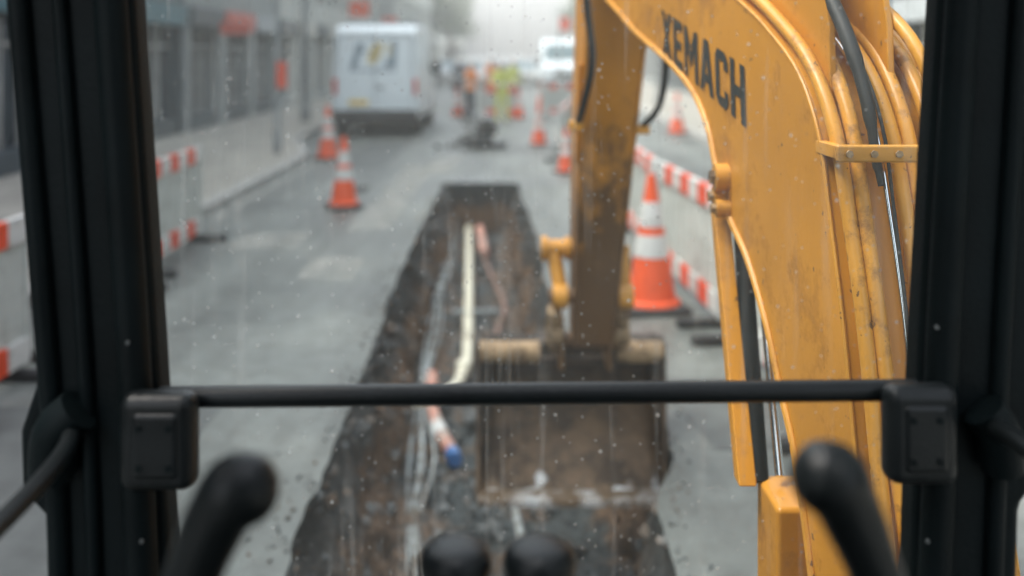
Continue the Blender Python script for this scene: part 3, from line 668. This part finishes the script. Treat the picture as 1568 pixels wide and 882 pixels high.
tube('lift_ram_barrel',[(.578,2.52,1.60),(.547,2.20,1.05)],.021,M['blackm'],arm,18)
tube('lift_ram_rod',[(.606,2.44,1.50),(.581,2.16,1.08)],.010,M['chrome'],arm,14)
box('ram_foot',.545,.70,2.05,2.22,.4,1.06,M['amber'],arm,bevel=.012)
box('king_post',.50,.86,1.62,2.1,.15,.62,M['amber'],arm,bevel=.03)
def letters():
    T=.20
    G={}
    def bar(x0,y0,x1,y1,t=T): return [(x0,y0),(x0+t,y0),(x1+t,y1),(x1,y1)]
    def rect(x0,y0,x1,y1): return [(x0,y0),(x1,y0),(x1,y1),(x0,y1)]
    G['X']=[bar(0,0,.46,1,.22),bar(.46,0,0,1,.22)]
    G['E']=[rect(0,0,T,1),rect(T,0,.56,.19),rect(T,.41,.50,.59),rect(T,.81,.56,1)]
    G['M']=[rect(0,0,.18,1),rect(.60,0,.78,1),[(.18,1),(.18,.62),(.39,.22),(.39,.60)],[(.39,.60),(.39,.22),(.60,.62),(.60,1)]]
    G['A']=[bar(0,0,.22,1,.2),bar(.50,0,.28,1,.2),rect(.19,.20,.51,.37)]
    G['C']=[rect(0,.16,T,.84),[(0,.16),(.14,0),(.48,0),(.60,.14),(.60,.32),(.42,.32),(.42,.18),(T,.18)],[(0,.84),(T,.82),(.42,.82),(.42,.68),(.60,.68),(.60,.86),(.48,1),(.14,1)]]
    G['H']=[rect(0,0,T,1),rect(.44,0,.64,1),rect(T,.41,.44,.59)]
    Wl={'X':.68,'E':.58,'M':.78,'A':.70,'C':.60,'H':.64}
    x=0; out=[]
    for ch in 'XEMACH':
        for i,pg in enumerate(G[ch]): out.append(([(x+a,b) for a,b in pg],i))
        x+=Wl[ch]+.10
    return out,x-.10
dv=Vector((-.117*-.718,-.718,-.165)); ux=dv.normalized(); nz=Vector((-1,-.117,0)).normalized()
ltr,tot=letters(); org=Vector((XL(3.06),3.06,1.992)); length=.755; hh=.140
bm=bmesh.new()
for pg,i in ltr:
    vs=[bm.verts.new(org+ux*(a/tot*length-b*.012)+Vector((0,0,1))*(b*hh)+nz*(.0022+.0004*i)) for a,b in pg]
    bm.faces.new(vs)
mkobj('boom_lettering',bm,M['decal'],arm)
bm=bmesh.new()
for i,(a0,a1,z0,z1,dx) in enumerate(((1.775,1.835,1.10,1.17,.003),(1.785,1.825,1.11,1.145,.005),)):
    f=bm.faces.new([bm.verts.new((XL(a)-dx,a,z)) for a,z in ((a0,z0),(a1,z0),(a1,z1),(a0,z1) if i==0 else ((a0+a1)/2-.01,z1))]); f.material_index=i
mkobj('warning_label',bm,[M['plate'],M['blackbase']],arm)

def cx(d): return .44-.05*(d-4.1)
rear=[(3.95,2.75),(4.03,2.45),(4.10,2.2),(4.45,1.5),(4.80,.80),(4.90,.56)]
front=[(5.02,.50),(5.12,.62),(5.05,.9),(4.85,1.6),(4.55,2.3),(4.35,2.8)]
pr=rear+front; bm=bmesh.new()
def hw(z): return .095+.03*min(1,max(0,(z-.6)/1.4))
A=[bm.verts.new((cx(a)-hw(b),a,b)) for a,b in pr]; B=[bm.verts.new((cx(a)+hw(b),a,b)) for a,b in pr]
bm.faces.new(A); bm.faces.new(B[::-1])
for i in range(len(pr)): j=(i+1)%len(pr); bm.faces.new((A[i],A[j],B[j],B[i]))
mkobj('dipper_stick',bm,M['stick'],arm,bevel=.010,seg=3)
for s in (-1,1):
    tube('stick_edge',[(cx(a)+s*hw(b),a-.001,b) for a,b in rear],.008,M['stick'],arm,8)
slab('stick_side_plate',(cx(4.3)-hw(1.75)-.012,4.33,1.95),(cx(4.5)-hw(1.4)-.012,4.56,1.50),.02,.13,M['stick'])
tube('bucket_ram_barrel',[(cx(4.5),4.62,2.6),(cx(4.9),5.02,1.5)],.055,M['amber'],arm,18)
tube('bucket_ram_rod',[(cx(4.9),5.02,1.5),(cx(5),5.1,1.03)],.028,M['chrome'],arm,14)
tube('stick_hose',[(.33,3.9,2.6),(.295,3.95,2.25),(.325,4.02,1.98),(.30,4.12,1.80),(.28,4.22,1.70)],.016,M['rubber'],arm,12,6)
tube('stick_hose',[(.56,4.1,2.3),(.63,4.15,2.1),(.655,4.25,1.92),(.635,4.32,1.76),(.57,4.38,1.67)],.015,M['rubber'],arm,12,6)
for (a,b,c) in ((.27,4.22,1.69),(.575,4.38,1.66)): box('hose_fitting',a-.03,a+.03,b-.02,b+.03,c-.02,c+.02,M['amber2'],arm,bevel=.006)
tube('link_pin',[(.155,4.93,1.03),(.30,4.93,1.03)],.043,M['amber2'],arm,20)
tube('link_pin_collar',[(.145,4.93,1.03),(.175,4.93,1.03)],.060,M['amber2'],arm,20)
tube('link_pin_collar',[(.262,4.93,1.03),(.285,4.93,1.03)],.058,M['amber2'],arm,20)
tube('link_pin',[(.18,4.86,.81),(.56,4.86,.81)],.038,M['stick'],arm,20)
for x0,x1 in ((.20,.245),(.545,.545)):
    bm=bmesh.new(); addtube(bm,[(x0,4.93,1.04),(x1,4.86,.80)],.036,14); mkobj('tipping_link',bm,M['amber2'],arm,smooth=True)
for x in (.235,.555): tube('link_boss',[(x-.035,4.86,.81),(x+.035,4.86,.81)],.060,M['amber2'],arm,20)
for x in (.21,.545):
    tube('bucket_link',[(x,4.88,.74),(x-.005,4.98,.62),(x+.01,5.1,.5)],.038,M['tube'],arm,14)
    tube('bucket_link_boss',[(x-.04,4.98,.60),(x+.04,4.98,.60)],.058,M['tube'],arm,20)

# ---------------------------------------------------------------- bucket
bk=empty('excavator_bucket')
bx0,bx1=-.165,.785
prof=catmull([(5.0,-.245),(5.14,-.15),(5.34,.01),(5.50,.17),(5.56,.30),(5.5,.42),(5.36,.475),(5.22,.47)],5)
bm=bmesh.new(); N=14
def bx(t,p):
    k=.02*(.47-p.y)/.78
    return bx0+k*.2+(bx1-bx0-k*1.6)*t
rin=[[bm.verts.new((bx(i/N,p),p.x,p.y)) for i in range(N+1)] for p in prof]
for i in range(len(rin)-1):
    for k in range(N): bm.faces.new((rin[i][k],rin[i][k+1],rin[i+1][k+1],rin[i+1][k]))
o=mkobj('shell',bm,M['steel'],bk,smooth=True); s=o.modifiers.new('sol','SOLIDIFY'); s.thickness=.018; s.offset=0
for t_ in (0,1):
    bm=bmesh.new(); q=[bm.verts.new((bx(t_,p)+(-.012 if t_==0 else .012),p.x,p.y)) for p in prof]+[bm.verts.new((bx(t_,Vector((5.1,.2)))+(-.012 if t_==0 else .012),5.13,.2))]
    bm.faces.new(q); o=mkobj('side_plate',bm,M['steel'],bk); s=o.modifiers.new('sol','SOLIDIFY'); s.thickness=.02; s.offset=0
bm=bmesh.new()
pts=[]; NN=60
for i in range(NN+1):
    x=bx0-.008+(bx1-bx0-.012)*i/NN; dn=.012*noise.noise(Vector((i*.35,0,0)))+.006*noise.noise(Vector((i*1.1,4,0)))
    pts.append([bm.verts.new(p) for p in ((x,4.95+dn,-.262+dn),(x,4.955+dn,-.238+dn),(x,5.03,-.212),(x,5.035,-.25))])
for i in range(NN):
    for k in range(4): bm.faces.new((pts[i][k],pts[i][(k+1)%4],pts[i+1][(k+1)%4],pts[i+1][k]))
bm.faces.new(pts[0]); bm.faces.new(pts[-1])
mkobj('cutting_edge',bm,M['lip'],bk)
tube('top_tube',[(bx0-.005,5.22,.43),(.145,5.22,.43)],.056,M['tube'],bk,20)
tube('top_tube',[(.545,5.22,.43),(bx1+.005,5.22,.43)],.056,M['tube'],bk,20)
box('top_plate',.14,.55,5.17,5.4,.37,.42,M['steel'],bk,bevel=.01)
for x in (.25,.49):
    bm=bmesh.new(); pr=[(5.0,.40),(4.98,.56),(5.05,.66),(5.2,.66),(5.34,.5),(5.38,.43),(5.2,.38)]
    A=[bm.verts.new((x-.013,a,b)) for a,b in pr]; B=[bm.verts.new((x+.013,a,b)) for a,b in pr]; bm.faces.new(A); bm.faces.new(B[::-1])
    for i in range(len(pr)): j=(i+1)%len(pr); bm.faces.new((A[i],A[j],B[j],B[i]))
    mkobj('hanger_lug',bm,M['stick'],bk,bevel=.004)
tube('bucket_pin',[(.20,5.0,.56),(.56,5.0,.56)],.035,M['stick'],bk,18)

# ---------------------------------------------------------------- cab
cab=empty('excavator_cab')
def pillar(name,tbl,y0,y1,mat,bev=.012):
    bm=bmesh.new(); rows=[]
    for z,a,b in tbl: rows.append([bm.verts.new(p) for p in ((a,y0,z),(b,y0,z),(b,y1,z),(a,y1,z))])
    for i in range(len(rows)-1):
        for k in range(4): bm.faces.new((rows[i][k],rows[i][(k+1)%4],rows[i+1][(k+1)%4],rows[i+1][k]))
    bm.faces.new(rows[0]); bm.faces.new(rows[-1]); return mkobj(name,bm,mat,cab,bevel=bev,seg=3)
pillar('front_pillar',[(.85,-.645,-.435),(1.29,-.618,-.460),(1.37,-.622,-.463),(1.41,-.66,-.466),(1.49,-.662,-.470),(1.55,-.642,-.474),(1.60,-.64,-.477),(2.07,-.682,-.508),(2.48,-.71,-.535)],1.335,1.39,M['blackm'])
pillar('front_pillar',[(.85,.50,.66),(1.29,.537,.680),(1.39,.540,.683),(1.43,.541,.71),(1.6,.547,.725),(2.07,.574,.74),(2.48,.60,.76)],1.335,1.39,M['blackm'])
for pts,r in (([(-.475,1.325,.9),(-.497,1.325,1.42),(-.505,1.325,1.62),(-.535,1.325,2.07),(-.56,1.325,2.45)],.022),
              ([(-.60,1.33,.9),(-.606,1.33,1.35),(-.622,1.33,1.6),(-.66,1.33,2.07),(-.69,1.33,2.45)],.014),
              ([(-.55,1.33,.9),(-.56,1.33,1.35),(-.572,1.33,1.6),(-.605,1.33,2.07),(-.635,1.33,2.45)],.010),
              ([(.545,1.325,.9),(.568,1.325,1.42),(.574,1.325,1.62),(.60,1.325,2.07),(.625,1.325,2.45)],.022),
              ([(.63,1.33,.9),(.648,1.33,1.42),(.655,1.33,1.62),(.68,1.33,2.07),(.70,1.33,2.45)],.012)):
    tube('pillar_trim',pts,r,M['blackm'],cab,12,4)
bm=bmesh.new(); bm.faces.new([bm.verts.new(p) for p in ((-.45,1.40,.9),(.52,1.40,.9),(.61,1.40,2.47),(-.54,1.40,2.47))]); mkobj('windscreen',bm,M['screen'],cab)
bm=bmesh.new()
def arc(cx_,cz,rx,rz,a0,a1,w,n=18):
    vs=[]
    for i in range(n+1):
        a=R(a0+(a1-a0)*i/n); ww=w*math.sin(math.pi*i/n)+.0003
        vs.append((bm.verts.new((cx_+rx*math.cos(a),1.396,cz+rz*math.sin(a))),bm.verts.new((cx_+(rx-ww)*math.cos(a),1.396,cz+(rz-ww)*math.sin(a)))))
    for i in range(n): bm.faces.new((vs[i][0],vs[i][1],vs[i+1][1],vs[i+1][0]))
arc(-.43,1.93,.035,.045,-120,60,.004); arc(-.42,1.60,.05,.012,-170,-10,.003); arc(-.40,1.60,.055,.02,20,160,.0025)
arc(.28,1.36,.05,.03,30,120,.002)
mkobj('glass_smears',bm,M['smear'],cab)
tube('cross_bar',[(-.47,1.33,1.539),(.54,1.33,1.549)],.0145,M['black'],cab,20)
def catch(x0,x1,z0,z1):
    box('latch_housing',x0,x1,1.275,1.318,z0,z1,M['black'],cab,bevel=.018,seg=5)
    box('latch_plate',x0+.018,x1-.016,1.2715,1.29,z0+.018,z1-.02,M['black'],cab,bevel=.012,seg=4)
    bm=bmesh.new()
    for (a,b) in ((x0+.03,z1-.04),(x1-.03,z1-.04),(x0+.03,z0+.035),(x1-.03,z0+.035)): addtube(bm,[(a,1.272,b),(a,1.2695,b)],.0045,10)
    mkobj('latch_screws',bm,M['blackm'],cab)
catch(-.507,-.409,1.433,1.559); catch(.483,.577,1.441,1.569)
tube('grab_rail',[(-.60,1.33,1.50),(-.575,1.30,1.505),(-.553,1.2,1.50),(-.553,1.0,1.487),(-.555,.6,1.47)],.0115,M['black'],cab,14,5)
tube('grab_rail',[(.66,1.33,1.50),(.625,1.28,1.515),(.612,1.2,1.53),(.612,1.0,1.53),(.612,.6,1.50)],.0125,M['black'],cab,14,5)
tube('rail_bracket',[(-.61,1.32,1.44),(-.60,1.31,1.50),(-.57,1.31,1.53)],.03,M['blackm'],cab,14,4)
tube('rail_bracket',[(.65,1.32,1.45),(.64,1.31,1.50),(.62,1.31,1.53)],.028,M['blackm'],cab,14,4)
boxes('roof',[(-.76,.80,-.75,.35,2.481,2.56),(-.76,.80,1.1,1.45,2.481,2.56),(-.76,-.35,.352,1.098,2.481,2.56),(.39,.80,.352,1.098,2.481,2.56)],M['blackm'],cab)  # unseen cab roof; opening added to let sky light onto the lever tops
box('rear_panel',-.74,.78,-.78,-.74,.82,2.478,M['blackm'],cab,bevel=.01)
box('floor',-.72,.76,-.73,1.42,.76,.82,M['blackm'],cab,bevel=.01)
for x in (-.72,.72): box('rear_pillar',x-.03,x+.03,-.2,-.1,.83,2.475,M['blackm'],cab,bevel=.01)
screws=bmesh.new()
for (x,z) in ((-.503,1.62),(-.485,1.36),(.556,1.64),(.544,1.36)): addtube(screws,[(x,1.304,z),(x,1.3015,z)],.0030,10)
M['screw']=pm('dull_screw',(.10,.11,.11),.5,.3,.2)
mkobj('trim_screws',screws,M['screw'],cab)
for x in (-.32,.34): box('arm_console',x-.07,x+.07,.25,.86,.83,1.40,M['black'],cab,bevel=.03)

def joystick(pts,rad):
    e=empty('control_joystick'); P=catmull(pts,6)
    rr=[]; n=len(rad)-1
    for i in range(len(P)):
        t=i/(len(P)-1)*n; k=min(int(t),n-1); f=t-k; f=f*f*(3-2*f); rr.append(rad[k]*(1-f)+rad[k+1]*f)
    dirn=(P[-1]-P[-2]).normalized(); c=P[-1]; r0=rr[-1]
    for a in (15,30,45,60,75,86): P.append(c+dirn*r0*.85*math.sin(R(a))); rr.append(r0*math.cos(R(a)))
    bm=bmesh.new(); addtube(bm,P,rr,28); mkobj('grip',bm,M['black'],e,smooth=True,ang=80)
    lathe('rubber_gaiter',[(.055,0),(.05,.012),(.052,.02),(.042,.03),(.044,.04),(.034,.05),(.03,.06)],M['rubber'],e,24,loc=(pts[0][0],pts[0][1],1.40))
joystick([(-.302,.80,1.43),(-.283,.80,1.50),(-.258,.80,1.575),(-.238,.80,1.624),(-.222,.80,1.646),(-.211,.80,1.649)],[.025,.0245,.0230,.026,.030,.028])
joystick([(.335,.80,1.43),(.318,.80,1.50),(.293,.80,1.579),(.272,.80,1.630),(.258,.80,1.655),(.249,.80,1.660)],[.022,.021,.0215,.025,.030,.028])
for x in (-.0567,.0275):
    e=empty('travel_lever'); lathe('knob',[(.012,-.05),(.020,-.046),(.030,-.036),(.0365,-.022),(.0365,-.012),(.034,-.004),(.027,.0015),(.012,.0035),(.002,.004)],M['black'],e,36,loc=(x,1.0,1.503))
    tube('shaft',[(x,1.0,1.456),(x,1.02,1.2),(x,1.05,.84)],.009,M['blackm'],e,12)

# ---------------------------------------------------------------- street haze (real air volume between the buildings)
hz=bpy.data.materials.new('morning_haze'); hz.use_nodes=True; nt=hz.node_tree; nt.nodes.clear()
o_=nt.nodes.new('ShaderNodeOutputMaterial'); vs_=nt.nodes.new('ShaderNodeVolumeScatter'); vs_.inputs['Color'].default_value=(.98,.99,.93,1); vs_.inputs['Density'].default_value=.0075; vs_.inputs['Anisotropy'].default_value=.2
nt.links.new(vs_.outputs[0],o_.inputs['Volume'])
bm=bmesh.new(); addbox(bm,-60,60,9,200,-.9,16); mkobj('haze',bm,hz)

# ---------------------------------------------------------------- light, sky, camera
AZ,EL=268,56
w=bpy.data.worlds.new('World'); scene.world=w; w.use_nodes=True; nt=w.node_tree
bg=nt.nodes['Background']; sky=nt.nodes.new('ShaderNodeTexSky'); sky.sky_type='NISHITA'; sky.sun_disc=False
sky.sun_elevation=R(EL); sky.sun_rotation=R(AZ); sky.dust_density=5; sky.air_density=1.2
hs=nt.nodes.new('ShaderNodeHueSaturation'); hs.inputs['Saturation'].default_value=.36; hs.inputs['Value'].default_value=3.7
nt.links.new(sky.outputs[0],hs.inputs['Color']); nt.links.new(hs.outputs[0],bg.inputs[0]); bg.inputs[1].default_value=.15
sd=bpy.data.lights.new('sun','SUN'); sd.energy=1.5; sd.angle=R(25); sd.color=(1,.92,.80)
so=bpy.data.objects.new('sun',sd); scene.collection.objects.link(so)
az=R(AZ); el=R(EL); dirv=Vector((math.sin(az)*math.cos(el),math.cos(az)*math.cos(el),math.sin(el)))
so.rotation_euler=dirv.to_track_quat('Z','Y').to_euler()
cam=bpy.data.cameras.new('camera'); co=bpy.data.objects.new('camera',cam); scene.collection.objects.link(co); scene.camera=co
co.location=(0,0,2); co.rotation_euler=(R(90),0,0); cam.lens=35; cam.sensor_width=36; cam.shift_y=-361/1568; cam.clip_start=.05; cam.clip_end=1500
cam.dof.use_dof=True; cam.dof.focus_distance=1.8; cam.dof.aperture_fstop=1.6
scene.view_settings.view_transform='Standard'; scene.view_settings.look='None'; scene.view_settings.exposure=0
